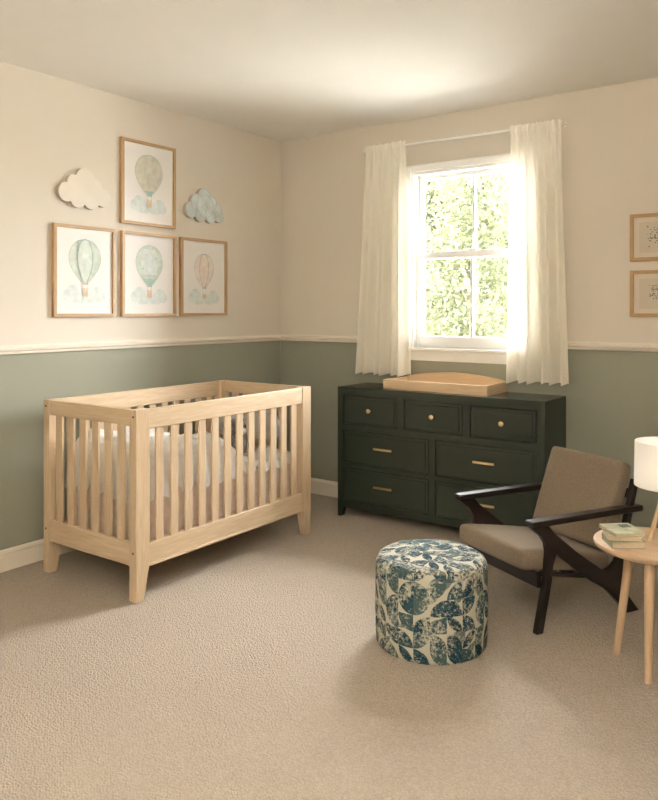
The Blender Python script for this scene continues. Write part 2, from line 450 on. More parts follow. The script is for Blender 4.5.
# ------------------------------------------------------------------ crib
crib = thing('crib', (0,0,0), 'light pine baby crib with slatted sides against the left wall', 'crib')
cx0, cx1, cy0, cy1, ch = .172, .900, -2.130, -.802, .888
PW, PT = .050, .080
def post(px, py, sx, sy):
    """px,py outer corner; sx,sy direction inward"""
    def fn(a, b, d): return (px + sx*d, py + sy*a, b)
    bm = bmesh.new()
    prism(bm, [(0,0),(PT*.56,0),(PT,.165),(PT,ch),(0,ch)], fn, 0, PW)
    return mk('corner_post', bm, M_pine['z'], crib, bevel=.0025)
for px, sx in ((cx0,1),(cx1,-1)):
    for py, sy in ((cy0,1),(cy1,-1)): post(px, py, sx, sy)
# long sides
for (xo, s) in ((cx1,-1),(cx0,1)):
    xa, xb = sorted((xo+s*.004, xo+s*.028))
    bx('top_rail', (xa, xb, cy0+PT, cy1-PT, .793, ch-.002), M_pine['y'], crib)
    bx('bottom_rail', (xa, xb, cy0+PT, cy1-PT, .160, .258), M_pine['y'], crib)
    bx('rail_lip', (min(xa,xb)-.0, max(xa,xb)+(.006 if s<0 else 0), cy0+PT, cy1-PT, .150, .162), M_pine['y'], crib, bevel=.002)
    n = 12; sw = .046; span = (cy1-PT)-(cy0+PT); gap = (span-n*sw)/(n+1)
    for i in range(n):
        y = cy0+PT+gap+i*(sw+gap)
        xs, xe = sorted((xo+s*.009, xo+s*.022))
        bx('slat', (xs, xe, y, y+sw, .255, .796), M_pine['z'], crib, bevel=.002)
for (yo, s) in ((cy0,1),(cy1,-1)):
    ya, yb = sorted((yo+s*.002, yo+s*.026))
    bx('top_rail', (cx0+PW, cx1-PW, ya, yb, .812, ch-.001), M_pine['x'], crib)
    bx('bottom_rail', (cx0+PW, cx1-PW, ya, yb, .172, .272), M_pine['x'], crib)
    bx('rail_lip', (cx0+PW, cx1-PW, ya, yb, .162, .174), M_pine['x'], crib, bevel=.002)
    n = 6; sw = .052; span = (cx1-PW)-(cx0+PW); gap = (span-n*sw)/(n+1)
    for i in range(n):
        x = cx0+PW+gap+i*(sw+gap)
        ys, ye = sorted((yo+s*.008, yo+s*.020))
        bx('slat', (x, x+sw, ys, ye, .27, .815), M_pine['z'], crib, bevel=.002)
for x in (cx0+.022, cx1-.022):
    for z in (.855, .225):
        bm = bmesh.new(); rod(bm, (x, cy0-.0015, z), (x, cy0+.004, z), .0055, n=12); mk('bolt', bm, M_bolt, crib)
bx('mattress_base', (cx0+.030, cx1-.030, cy0+.03, cy1-.03, .232, .250), M_pine['y'], crib)

# mattress, duvet, pillow and toy lie in the crib
def puff(name, cx, cy, hx, hy, zb, zt, mat, n=.42, p=6, seg=128, rings=26, scal=0, scw=.1, wr=.012, seed=0, topfn=None, bot=True, pr=None):
    """rounded soft block: closed surface; scal = hem scallop depth"""
    bm = bmesh.new(); R = []
    prev = None; s = 0
    angs = []
    for i in range(seg):
        t = 2*PI*i/seg
        c, sn = math.cos(t), math.sin(t)
        r = (abs(c)**p+abs(sn)**p)**(-1/p)
        x, y = hx*r*c, hy*r*sn
        if prev: s += math.hypot(x-prev[0], y-prev[1])
        prev = (x, y); angs.append((x, y, s, c, sn))
    L = s + .01; k = max(1, round(L/scw))
    cen = bm.verts.new((cx, cy, zt + (topfn(cx, cy) if topfn else 0) + wr*noise.noise(Vector((cx*5, cy*5, seed)))))
    for j in range(1, rings+1):
        a = PI/2*j/rings
        rr = math.sin(a)**n; zz = math.cos(a)**n if j < rings else 0
        row = []
        for (x, y, s_, c, sn) in angs:
            sc = abs(math.sin(PI*s_/L*k))**.55
            edge = max(0, 1-zz)**1.5
            bul = 1 + (.045*sc*edge*(1 if scal else 0))
            X, Y = cx+x*rr*bul, cy+y*rr*bul
            tz = zt + (topfn(X, Y) if topfn else 0)
            Z = zb + (tz-zb)*zz
            if scal: Z += edge**2*scal*(1-sc)
            nz = noise.noise(Vector((X*7, Y*7, seed)))*wr + noise.noise(Vector((X*17, Y*17, seed+3)))*wr*.5 + abs(noise.noise(Vector((X*11, Y*6, seed+8))))*wr*-.9*(1 if scal else 0)
            Z += nz*(1-edge)
            X += noise.noise(Vector((X*9, Y*9, Z*9+seed)))*wr*.4*edge; 
            row.append(bm.verts.new((X, Y, Z)))
        R.append(row)
    for i in range(seg): bm.faces.new((cen, R[0][i], R[0][(i+1) % seg]))
    for j in range(rings-1):
        for i in range(seg):
            k2 = (i+1) % seg; bm.faces.new((R[j][i], R[j+1][i], R[j+1][k2], R[j][k2]))
    if bot:
        row = [bm.verts.new((cx+(v.co.x-cx)*.90, cy+(v.co.y-cy)*.94, v.co.z+.01)) for v in R[-1]]
        for i in range(seg):
            k2 = (i+1) % seg; bm.faces.new((R[-1][i], row[i], row[k2], R[-1][k2]))
        bm.faces.new(row[::-1])
    bmesh.ops.recalc_face_normals(bm, faces=bm.faces)
    return mk(name, bm, mat, pr, smooth=True, angle=70)
mat_ = puff('mattress', .536, -1.466, .306, .600, .251, .500, M_matt, n=.22, p=14, wr=.002)
tag(mat_, 'beige crib mattress seen below the duvet through the slats', 'mattress')
mcx, mcy = .5225, -1.455
def dtop(x, y):
    t = min(1, max(0, (y+1.62)/.40)); t = t*t*(3-2*t)
    return -.160*t - .045*abs(math.sin((y*5.2+x*1.5)))*(.4+.6*t)
du = puff('duvet', .536, -1.464, .304, .590, .432, .715, M_duvet, n=.27, p=14, scal=.05, scw=.115, wr=.040, seed=4, topfn=dtop, seg=320, rings=34, bot=True)
tag(du, 'puffy grey white crib duvet with a scalloped hem over the mattress', 'duvet')
pl = puff('pillow', .52, -.955, .25, .10, .585, .735, M_pillow, n=.6, p=3, wr=.03, seed=9)
tag(pl, 'grey crumpled pillow at the far end of the crib', 'pillow')

def blob(bm, c, r, mi=0, seg=20, seed=0, amp=.06):
    """fuzzy ellipsoid"""
    n0 = len(bm.verts)
    m = Matrix.Translation(c) @ Matrix.Diagonal((r[0], r[1], r[2], 1))
    res = bmesh.ops.create_uvsphere(bm, u_segments=seg, v_segments=seg//2, radius=1, matrix=m)
    for v in res['verts']:
        d = v.co-Vector(c); v.co += d*amp*noise.noise(v.co*28+Vector((seed,0,0)))
    for f in bm.faces:
        if all(v in res['verts'] for v in f.verts[:1]): pass
    for v in res['verts']:
        for f in v.link_faces: f.material_index = mi
toy = thing('plush_toy', (.735, -1.30, .548), 'grey and black plush animal sitting in the crib on the duvet', 'plush toy')
bm = bmesh.new(); blob(bm, (0,0,.055), (.075,.075,.075), seed=1); blob(bm, (.035,-.055,.02), (.03,.05,.028), seed=2); blob(bm, (.035,.055,.02), (.03,.05,.028), seed=2)
mk('body', bm, M_plush, toy, smooth=True)
bm = bmesh.new(); blob(bm, (.01,0,.140), (.055,.062,.052), seed=3); mk('head', bm, M_plush, toy, smooth=True)
for s in (-1,1):
    bm = bmesh.new(); blob(bm, (-.005,s*.055,.165), (.016,.030,.034), seed=5); mk('ear', bm, M_plushd, toy, smooth=True)
    bm = bmesh.new(); blob(bm, (.058,s*.024,.150), (.007,.008,.008), seg=12, amp=0); mk('eye', bm, M_plushd, toy, smooth=True)
    bm = bmesh.new(); blob(bm, (.060,s*.075,.010), (.024,.028,.024), seed=7); mk('foot', bm, M_plushd, toy, smooth=True)
bm = bmesh.new(); blob(bm, (.058,0,.125), (.024,.028,.020), seed=6); mk('muzzle', bm, M_plushw, toy, smooth=True)

# ------------------------------------------------------------------ dresser
dx0, dx1, dyf, dyb, dh = .805, 2.193, -.385, -.028, .846
dr = thing('dresser', (dx0, dyf, 0), 'wide dark green seven-drawer dresser with brass handles under the window', 'dresser')
ddx, ddy = dx1-dx0, dyb-dyf
bm = bmesh.new()
# carcass: frame of stiles and rails around recessed drawer openings, sides, back
rows = [(.610,.795),(.352,.568),(.110,.325)]
def opening_row(xs, z0, z1): return [(a-dx0, b-dx0, z0, z1) for a, b in xs]
r1 = opening_row([(.850,1.256),(1.304,1.700),(1.748,2.144)], *rows[0])
r2 = opening_row([(.850,1.476),(1.522,2.144)], *rows[1])
r3 = opening_row([(.850,1.476),(1.522,2.144)], *rows[2])
ft = .022
zs = [(.065,.110),(.325,.352),(.568,.610),(.795,dh-.003)]
box(bm, 0, .045, 0, ft, .065, dh-.003); box(bm, ddx-.046, ddx, 0, ft, .065, dh-.003)
for a, b in zs: box(bm, .045, ddx-.046, 0, ft, a, b)
for (xs, (za, zb)) in (((1.256,1.304),rows[0]),((1.700,1.748),rows[0]),((1.476,1.522),rows[1]),((1.476,1.522),rows[2])):
    box(bm, xs[0]-dx0, xs[1]-dx0, 0, ft, za, zb)
box(bm, 0, .020, ft, ddy, .065, dh-.003); box(bm, ddx-.020, ddx, ft, ddy, .065, dh-.003)
box(bm, .02, ddx-.02, ddy-.01, ddy, .065, dh-.003); box(bm, .02, ddx-.02, ft, ddy-.01, .065, .085)
mk('carcass', bm, M_green, dr)
bx('top', (-.001, ddx+.001, -.001, ddy, dh-.003, dh+.0), M_greentop, dr, bevel=.001)
for x, s in ((0,1),(ddx,-1)):
    for y, sy in ((0,1),(ddy,-1)):
        bm = bmesh.new()
        prism(bm, [(0,0),(.026,0),(.046,.068),(0,.068)], lambda a, b, d, x=x, s=s, y=y, sy=sy: (x+s*a, y+sy*d, b), 0, .04)
        mk('leg', bm, M_green, dr, bevel=.0015)
def drawer(o, knob):
    a, b, za, zb = o
    g = .0035
    d = bx('drawer', (a+g, b-g, .003, .030, za+g, zb-g), M_greend, dr, bevel=.0015)
    bm = bmesh.new(); box(bm, a+.022, b-.022, .0, .006, za+.022, zb-.022)
    # raised flat panel inside a thin bead
    mk('drawer_panel', bm, M_greend, d, bevel=.002)
    mx, mz = (a+b)/2, (za+zb)/2
    bm = bmesh.new()
    if knob:
        rod(bm, (mx, 0, mz+.002), (mx, -.012, mz+.002), .0075, n=16); rod(bm, (mx, -.012, mz+.002), (mx, -.020, mz+.002), .0125, .0155, n=24); rod(bm, (mx, -.020, mz+.002), (mx, -.024, mz+.002), .0155, .010, n=24)
        mk('knob', bm, M_brass, d, smooth=True)
    else:
        mx = (1.160 if a < .6 else 1.840)-dx0; mz += .010
        box(bm, mx-.066, mx+.066, -.026, -.016, mz-.0065, mz+.0065)
        for k in (-.05, .05): rod(bm, (mx+k, -.016, mz), (mx+k, 0, mz), .004, n=10)
        mk('handle', bm, M_brass, d, bevel=.0015)
for o in r1: drawer(o, True)
for o in r2+r3: drawer(o, False)

# changing tray on the dresser
tx0, tx1, ty0, ty1 = 1.114, 1.826, -.318, -.012
tray = thing('changing_tray', (tx0, ty0, dh), 'shallow pale wood changing tray with arched back on the dresser top', 'tray')
tw, td, th = tx1-tx0, ty1-ty0, .060
bx('front_panel', (0, tw, 0, .014, 0, th), M_tray['x'], tray, bevel=.0015)
bm = bmesh.new()
pts = [(0,0),(tw,0)] + [(tw*(1-i/24), th + .040*max(0, math.sin(PI*i/24))**.8) for i in range(25)]
prism(bm, pts, lambda a, b, d: (a, td-d, b), 0, .014); mk('back_panel', bm, M_tray['x'], tray)
for x in (0, tw-.014): bx('side_panel', (x, x+.014, .014, td-.014, 0, th), M_tray['y'], tray, bevel=.0015)
bx('base', (.014, tw-.014, .014, td-.014, 0, .008), M_tray['x'], tray, bevel=0)

# ------------------------------------------------------------------ pouf
pouf = thing('pouf', (2.177, -1.672, 0), 'round pouf with teal leaf print fabric standing on the carpet', 'pouf')
bm = bmesh.new(); seg = 96; Rp = .2255; hp = .357
prof = [(Rp-.008, .000), (Rp-.002, .008), (Rp, .03)]
prof += [(Rp+.003*math.sin(PI*(z-.03)/.26), z) for z in [.03+.26*i/10 for i in range(1, 10)]]
prof += [(Rp-.032+.032*math.cos(a), hp-.040+.034*math.sin(a)) for a in [PI/2*i/8 for i in range(0, 9)]]
prof += [(r, hp-.006+.008*(1-(r/(Rp-.032))**2)) for r in [(Rp-.032)*(1-i/12) for i in range(1, 12)]] + [(0, hp+.002)]
lathe(bm, prof, seg)
uvl = bm.loops.layers.uv.new('UVMap')
for f in bm.faces:
    c = f.calc_center_median(); top = f.normal.z > .72
    for lp in f.loops:
        p = lp.vert.co
        if top: lp[uvl].uv = (p.x+5.01, p.y+5.02)
        else:
            a = math.atan2(p.y, p.x); ca = math.atan2(c.y, c.x)
            if a-ca > PI: a -= 2*PI
            if ca-a > PI: a += 2*PI
            lp[uvl].uv = (a*Rp+3, p.z-.01+2)
mk('cover', bm, pouf_mat(), pouf, smooth=True, angle=60)
bm = bmesh.new(); lathe(bm, [(0,0),(Rp-.02,0),(Rp-.012,.004),(0,.004)], 48); mk('base', bm, M_plushd, pouf)

# ------------------------------------------------------------------ armchair
CW = .53
chair = thing('armchair', (2.514, -1.378, 0), 'low armchair with taupe cushions and dark angular wooden frame', 'armchair', rz=-math.radians(28.18))
side = [(.000,0),(.033,0),(.082,.215),(.088,.270),(.108,.322),(.300,.180),(.400,.122),(.520,0),(.592,0),
        (.512,.095),(.490,.150),(.496,.235),(.520,.320),(.556,.449),(.592,.585),(.568,.590),(.542,.500),(.484,.290),(.458,.235),(.425,.212),(.385,.205),
        (.215,.320),(.095,.413),(.062,.449),(-.030,.449),(.030,.405),(.054,.372),(.062,.330),(.050,.215)]
for w0 in (0, CW-.030):
    bm = bmesh.new()
    prism(bm, side, lambda a, b, d: (-d, a, b), w0, w0+.030)
    bmesh.ops.triangulate(bm, faces=[f for f in bm.faces if len(f.verts) > 4])
    mk('side_frame', bm, M_dark, chair, bevel=.003)
for w0 in (-.012, CW-.038):
    bm = bmesh.new()
    prism(bm, [(-.030,.458),(.030,.449),(.600,.447),(.607,.458),(.601,.474),(-.027,.474),(-.032,.468)], lambda a, b, d: (-d, a, b), w0, w0+.050)
    mk('armrest', bm, M_dark, chair, bevel=.003)
bm = bmesh.new()   # seat frame: front rail, back rail, side rails, slats
prism(bm, [(.024,.184),(.046,.181),(.048,.246),(.022,.252)], lambda a, b, d: (-d, a, b), .026, CW-.026)
mk('front_rail', bm, M_dark, chair, bevel=.003)
for w0 in (.030, CW-.048):
    bm = bmesh.new()
    prism(bm, [(.048,.228),(.048,.246),(.470,.170),(.470,.148)], lambda a, b, d: (-d, a, b), w0, w0+.018)
    mk('side_rail', bm, M_dark, chair, bevel=.002)
bm = bmesh.new()
for t in (.12, .24, .36):
    z = .256 - (t+.006)*.181
    prism(bm, [(t-.03,z-.010+.005),(t+.03,z-.010-.006),(t+.03,z-.002-.006),(t-.03,z-.002+.005)], lambda a, b, d: (-d, a, b), .048, CW-.048)
mk('seat_support', bm, M_dark, chair)
bm = bmesh.new()
prism(bm, [(.470,.255),(.495,.250),(.505,.300),(.480,.305)], lambda a, b, d: (-d, a, b), .030, CW-.030)
prism(bm, [(.558,.500),(.572,.500),(.582,.540),(.570,.540)], lambda a, b, d: (-d, a, b), .030, CW-.030)
mk('back_rail', bm, M_dark, chair, bevel=.003)
def cushion(name, corners, w0, w1, bulge=.012, r=.028):
    """corners: 4 (s,z) points of the side outline, counter-clockwise from front bottom"""
    bm = bmesh.new()
    nu, nv, nw = 14, 6, 14
    A, B, C_, D_ = [Vector((a, b)) for a, b in corners]     # A front-bottom B back-bottom C back-top D front-top
    def P(u, v, w):
        bot = A.lerp(B, u); top = D_.lerp(C_, u); q = bot.lerp(top, v)
        return Vector((-(w0+(w1-w0)*w), q.x, q.y))
    # build subdivided box, pull corners by rounding in parameter space
    def ring(t, n): return [i/n for i in range(n+1)]
    vs = {}
    LU = (B-A).length; LV = (D_-A).length; LW = w1-w0
    def rnd(u, v, w):
        p = [u*LU, v*LV, w*LW]; L = [LU, LV, LW]
        q = [min(max(p[i], r), L[i]-r) for i in range(3)]
        d = Vector([p[i]-q[i] for i in range(3)])
        if d.length > 1e-9: d = d.normalized()*r
        o = [q[i]+d[i] for i in range(3)]
        return [o[i]/L[i] for i in range(3)]
    def V(i, j, k):
        key = (i, j, k)
        if key not in vs:
            # finer sampling near edges
            def e(t, n, L):
                s = t/n; rr = r/L
                return s
            U = [0,.01,.03,.06,.12,.25,.4,.5,.6,.75,.88,.94,.97,.99,1]
            VV = [0,.08,.2,.5,.8,.92,1]
            u, v, w = U[i], VV[j], U[k]
            q = rnd(u, v, w)
            p = P(*q)
            b = bulge*math.sin(PI*q[0])**.7*math.sin(PI*q[2])**.7 if 0 < q[0] < 1 and 0 < q[2] < 1 else 0
            nrm = (D_-A).normalized()
            sgn = (q[1]-.5)*2
            p += Vector((0, nrm.x, nrm.y))*b*sgn*(1 if sgn > 0 else .15)
            vs[key] = bm.verts.new(p)
        return vs[key]
    for i in range(nu):
        for k in range(nw):
            for j in (0, nv): bm.faces.new((V(i,j,k), V(i+1,j,k), V(i+1,j,k+1), V(i,j,k+1)))
        for j in range(nv):
            for k in (0, nw): bm.faces.new((V(i,j,k), V(i+1,j,k), V(i+1,j+1,k), V(i,j+1,k)))
    for k in range(nw):
        for j in range(nv):
            for i in (0, nu): bm.faces.new((V(i,j,k), V(i,j,k+1), V(i,j+1,k+1), V(i,j+1,k)))
    bmesh.ops.recalc_face_normals(bm, faces=bm.faces)
    return mk(name, bm, M_taupe, chair, smooth=True, angle=80, sub=1)
cushion('seat_cushion', [(-.052,.259),(.455,.180),(.470,.262),(-.048,.352)], .034, CW-.034, r=.034)
cushion('back_cushion', [(.470,.262),(.600,.645),(.533,.672),(.390,.287)], .033, CW-.033, bulge=.012, r=.026)

# ------------------------------------------------------------------ side table, lamp and books
tc_, rt, ht = (2.954, -1.347), .212, .460
tb = thing('side_table', (tc_[0], tc_[1], 0), 'round light oak side table with splayed legs beside the armchair', 'side table')
bm = bmesh.new(); lathe(bm, [(0,ht-.026),(rt-.016,ht-.026),(rt-.004,ht-.018),(rt,ht-.008),(rt-.002,ht-.002),(rt-.006,ht),(0,ht)], 96)
mk('tabletop', bm, M_oak['x'], tb, smooth=True, angle=50)
Rv, Fv = Vector((.811,.585,0)), Vector((-.585,.811,0))
for foot in ((-.108,.072),(-.084,-.163),(.120,-.150),(.098,.090)):
    f = Rv*foot[0]+Fv*foot[1]; t = f*.58
    bm = bmesh.new(); rod(bm, (f.x,f.y,0), (t.x,t.y,ht-.026), .0125, .019, n=20); mk('leg', bm, M_oak['z'], tb, smooth=True, angle=50)
# lamp
lc = (2.999, -1.277)
M_shade, nt, bs = newmat('white_lampshade')
bs.inputs['Base Color'].default_value = (.88,.86,.83,1); bs.inputs['Roughness'].default_value = .8
tr = N(nt, 'ShaderNodeBsdfTranslucent'); tr.inputs['Color'].default_value = (.88,.86,.82,1)
mx = N(nt, 'ShaderNodeMixShader'); mx.inputs[0].default_value = .5
nt.links.new(bs.outputs[0], mx.inputs[1]); nt.links.new(tr.outputs[0], mx.inputs[2]); nt.links.new(mx.outputs[0], nt.nodes['Material Output'].inputs['Surface'])
lamp = thing('table_lamp', (lc[0], lc[1], ht+.001), 'table lamp with white drum shade on wooden tripod legs', 'lamp')
bm = bmesh.new(); lathe(bm, [(.124,.206),(.121,.206),(.118,.378),(.121,.378),(.124,.206)], 64); mk('lamp_shade', bm, M_shade, lamp, smooth=True, angle=50)
for k, ang in enumerate((198, 262, 20)):
    a = math.radians(ang); f = Rv*math.cos(a)+Fv*math.sin(a)
    bm = bmesh.new(); rod(bm, (f.x*.088, f.y*.088, .003), (f.x*.022, f.y*.022, .190), .0085, .0095, n=16); mk('leg', bm, M_oak['z'], lamp, smooth=True, angle=50)
bm = bmesh.new(); rod(bm, (0,0,.184), (0,0,.200), .036, n=32); rod(bm, (0,0,.200), (0,0,.240), .018, n=20); mk('socket', bm, M_oak['z'], lamp, smooth=True, angle=50)
bm = bmesh.new(); bmesh.ops.create_uvsphere(bm, u_segments=20, v_segments=12, radius=.028, matrix=Matrix.Translation((0,0,.268)))
mb, nt, bs = newmat('warm_bulb'); bs.inputs['Emission Color'].default_value = (1,.96,.90,1); bs.inputs['Emission Strength'].default_value = 8
mk('bulb', bm, mb, lamp, smooth=True)
# books
M_page = plain('book_pages', (.62, .52, .38, 1), .8, nscale=90, namt=.1)
def book(x, y, z, L, Wd, t, rz, cover, spine, label, marks=None):
    b = thing('book', (x, y, z), label, 'book', rz=rz, group='books stacked on the side table')
    bm = bmesh.new()
    box(bm, -L/2, L/2, -Wd/2, Wd/2, 0, .0022); box(bm, -L/2, L/2, -Wd/2, Wd/2, t-.0022, t); box(bm, -L/2, -L/2+.0025, -Wd/2, Wd/2, .0022, t-.0022)
    mk('cover', bm, cover, b, bevel=.0008)
    bm = bmesh.new(); box(bm, -L/2+.0025, L/2-.004, -Wd/2+.004, Wd/2-.004, .0022, t-.0022); mk('pages', bm, M_page, b)
    if marks:
        bm = bmesh.new(); box(bm, *marks); mk('cover_picture', bm, spine, b)
    return b
c1 = plain('sage_book_cloth', (.33, .36, .25, 1), .6, nscale=20, namt=.15)
c2 = plain('cream_book_cover', (.60, .53, .42, 1), .5, nscale=14, namt=.08)
c3 = plain('pale_green_book_cover', (.46, .47, .34, 1), .45, nscale=30, namt=.3)
c4 = plain('dark_book_print', (.13, .15, .10, 1), .6, nscale=25, namt=.5)
rb = math.atan2(.585, .811)
book(2.872, -1.434, ht, .125, .120, .027, .583, c1, c4, 'sage green book at the bottom of the stack on the side table')
book(2.866, -1.430, ht+.0272, .125, .118, .017, .45, c2, c4, 'cream covered book in the middle of the stack on the side table')
book(2.866, -1.430, ht+.0444, .137, .120, .013, math.radians(-48), c3, c4, 'pale green book on top of the stack on the side table', (-.05,-.01,.005,.045,.013,.0134))

# ------------------------------------------------------------------ pictures
def ell(cy, cz, ry, rz, n=40, e=1.0):
    return [(cy+ry*math.cos(2*PI*i/n), cz+rz*math.sin(2*PI*i/n)) for i in range(n)]
def wc(name, c, amt=.12, s=25):
    return plain(name, (*c, 1), .7, nscale=s, namt=amt)
W_teal = wc('watercolour_sage', (.56,.63,.56)); W_teald = wc('watercolour_sage_line', (.37,.47,.43)); W_tealm = wc('watercolour_teal_cap', (.38,.53,.49))
W_beige = wc('watercolour_beige', (.66,.61,.52)); W_pink = wc('watercolour_blush', (.72,.64,.58)); W_grey = wc('watercolour_grey_line', (.40,.42,.44))
W_pale = wc('watercolour_pale_sage', (.62,.69,.63)); W_cloud = wc('watercolour_cloud', (.64,.70,.69), .10, 30); W_basket = wc('watercolour_basket', (.60,.47,.34)); W_bear = wc('watercolour_fur', (.66,.55,.43))
PM = [M_paper, W_teal, W_teald, W_tealm, W_beige, W_pink, W_grey, W_cloud, W_basket, W_bear, W_pale]
def balloon_frame(y0, y1, z0, z1, label, style):
    """hangs on wall_left; local a = along the wall (+y), b = up, depth towards +x"""
    w, h = y1-y0, z1-z0
    fr = thing('picture_frame', (0, (y0+y1)/2, z0), label, 'picture', group='framed balloon prints on the left wall')
    b_ = .018; dep = .024
    bm = bmesh.new()
    prism(bm, [(-w/2,0),(-w/2+b_,b_),(-w/2+b_,h-b_),(-w/2,h)], lambda a, b, d: (d, a, b), .0, dep)
    prism(bm, [(w/2,0),(w/2,h),(w/2-b_,h-b_),(w/2-b_,b_)], lambda a, b, d: (d, a, b), .0, dep)
    prism(bm, [(-w/2,0),(w/2,0),(w/2-b_,b_),(-w/2+b_,b_)], lambda a, b, d: (d, a, b), .0, dep, mi=1)
    prism(bm, [(-w/2,h),(-w/2+b_,h-b_),(w/2-b_,h-b_),(w/2,h)], lambda a, b, d: (d, a, b), .0, dep, mi=1)
    mk('frame', bm, [M_frame['z'], M_frame['y']], fr)
    bm = bmesh.new(); box(bm, .002, .012, -w/2+b_, w/2-b_, b_, h-b_)
    lay = [.0120]
    def shp(pts, mi):
        lay[0] += .00003
        x = lay[0]
        vs = [bm.verts.new((x, a, b)) for a, b in pts]
        f = bm.faces.new(vs); f.material_index = mi; f.normal_update()
        if f.normal.x < 0: f.normal_flip()
    def tube(fn, t0, t1, wd, mi, n=24):
        for i in range(n):
            ta, tb_ = t0+(t1-t0)*i/n, t0+(t1-t0)*(i+1)/n
            p, q = Vector(fn(ta)), Vector(fn(tb_)); d = (q-p)
            if d.length < 1e-6: continue
            nn = Vector((-d.y, d.x)).normalized()*wd
            shp([p-nn, q-nn, q+nn, p+nn], mi)
    S = h/.515; cz = h*.63; cy = -.0
    # clouds
    for (a, b, r) in ((-.105,.115,.032),(-.075,.135,.036),(-.060,.105,.034),(-.025,.098,.026),(.030,.098,.026),(.060,.105,.034),(.085,.128,.034),(.112,.108,.028)):
        shp(ell(a*S, (b*1.02+.004)*S, r*S*1.22, r*S*1.12, 24), 7)
    # envelope outline: half width as a function of height t in 0..1 (bottom to top)
    Hb = .248*S if style != 'blush' else .225*S; Wb = {'stripe':.105,'grid':.106,'drop':.105,'blush':.088}[style]*S
    zb = .192*S
    def hw(t, k=1.0):
        if t >= .56: return Wb*k*math.sqrt(max(0, 1-((t-.56)/.44)**2))
        u = t/.56; return k*(.018*S + (Wb-.018*S)*math.sin(PI/2*u)**.95)
    ts = [i/30 for i in range(31)]
    base = {'stripe':1,'grid':4,'drop':1,'blush':5}[style]
    shp([(hw(t), zb+Hb*t) for t in ts] + [(-hw(t), zb+Hb*t) for t in ts[::-1]], base)
    line = 2 if style != 'blush' else 6
    for k in ((-1,-.48,.48,1) if style in ('stripe','blush') else ((-1,-.6,-.2,.2,.6,1) if style == 'grid' else (-1,1))):
        tube(lambda t, k=k: (k*hw(t), zb+Hb*t), 0, 1, .0016*S if abs(k) == 1 else ((.0030 if style == 'stripe' else .0024)*S), line if style != 'grid' or abs(k) == 1 else 1)
    if style == 'stripe':
        shp([(hw(t)*.45, zb+Hb*t) for t in ts] + [(-hw(t)*.45, zb+Hb*t) for t in ts[::-1]], 10)
        for k in (-.48, .48): tube(lambda t, k=k: (k*hw(t), zb+Hb*t), 0, 1, .0030*S, 2)
    if style == 'grid':
        for t in (.25,.38,.51,.64,.77,.9): tube(lambda s, t=t: (s*hw(t), zb+Hb*t-.006*math.cos(s*PI/2)), -1, 1, .0022*S, 1, 10)
        shp([(-hw(.0),zb),(hw(.0),zb),(hw(.09),zb+Hb*.09),(-hw(.09),zb+Hb*.09)], 3)
    if style == 'drop':
        shp([(hw(t)*.62, zb+Hb*t) for t in ts[8:28]] + [(-hw(t)*.62, zb+Hb*t) for t in ts[8:28][::-1]], 7)
        shp([(-hw(0),zb),(hw(0),zb),(hw(.16),zb+Hb*.16),(-hw(.16),zb+Hb*.16)], 3)
        rr = random.Random(2)
        for _ in range(16):
            t = rr.uniform(.3,.9); s = rr.uniform(-.8,.8); shp(ell(s*hw(t), zb+Hb*t, .007*S, .006*S, 10), rr.choice((1,4,3)))
    shp([(-.020*S,zb-.010*S),(.020*S,zb-.010*S),(.018*S,zb),(-.018*S,zb)], 8 if style == 'stripe' else (6 if style == 'blush' else 3))
    # ropes, bears and basket
    for s in (-1,1): tube(lambda t, s=s: (s*(.016-.004*t)*S, zb-.010*S-.038*S*t), 0, 1, .0008*S, 6, 4)
    if style != 'blush':
        shp(ell(-.010*S, .150*S, .009*S, .010*S, 14), 9); shp(ell(.010*S, .148*S, .009*S, .010*S, 14), 9)
        for s in (-.016,-.004,.004,.016): shp(ell(s*S, .160*S, .003*S, .003*S, 8), 8)
    shp([(-.018*S,.144*S),(.018*S,.144*S),(.015*S,.114*S),(-.015*S,.114*S)], 8)
    shp([(-.020*S,.147*S),(.020*S,.147*S),(.019*S,.141*S),(-.019*S,.141*S)], 9)
    mk('balloon_print', bm, PM, fr)
    return fr
balloon_frame(-1.968, -1.556, 1.312, 1.828, 'oak framed sage striped hot air balloon print, leftmost of the lower row', 'stripe')
balloon_frame(-1.510, -1.082, 1.871, 2.386, 'oak framed beige gridded balloon print hung alone above the other frames', 'grid')
balloon_frame(-1.506, -1.078, 1.310, 1.827, 'oak framed teal mottled balloon print in the middle of the lower row', 'drop')
balloon_frame(-1.035, -.607, 1.312, 1.825, 'oak framed blush pink balloon print, rightmost of the lower row', 'blush')

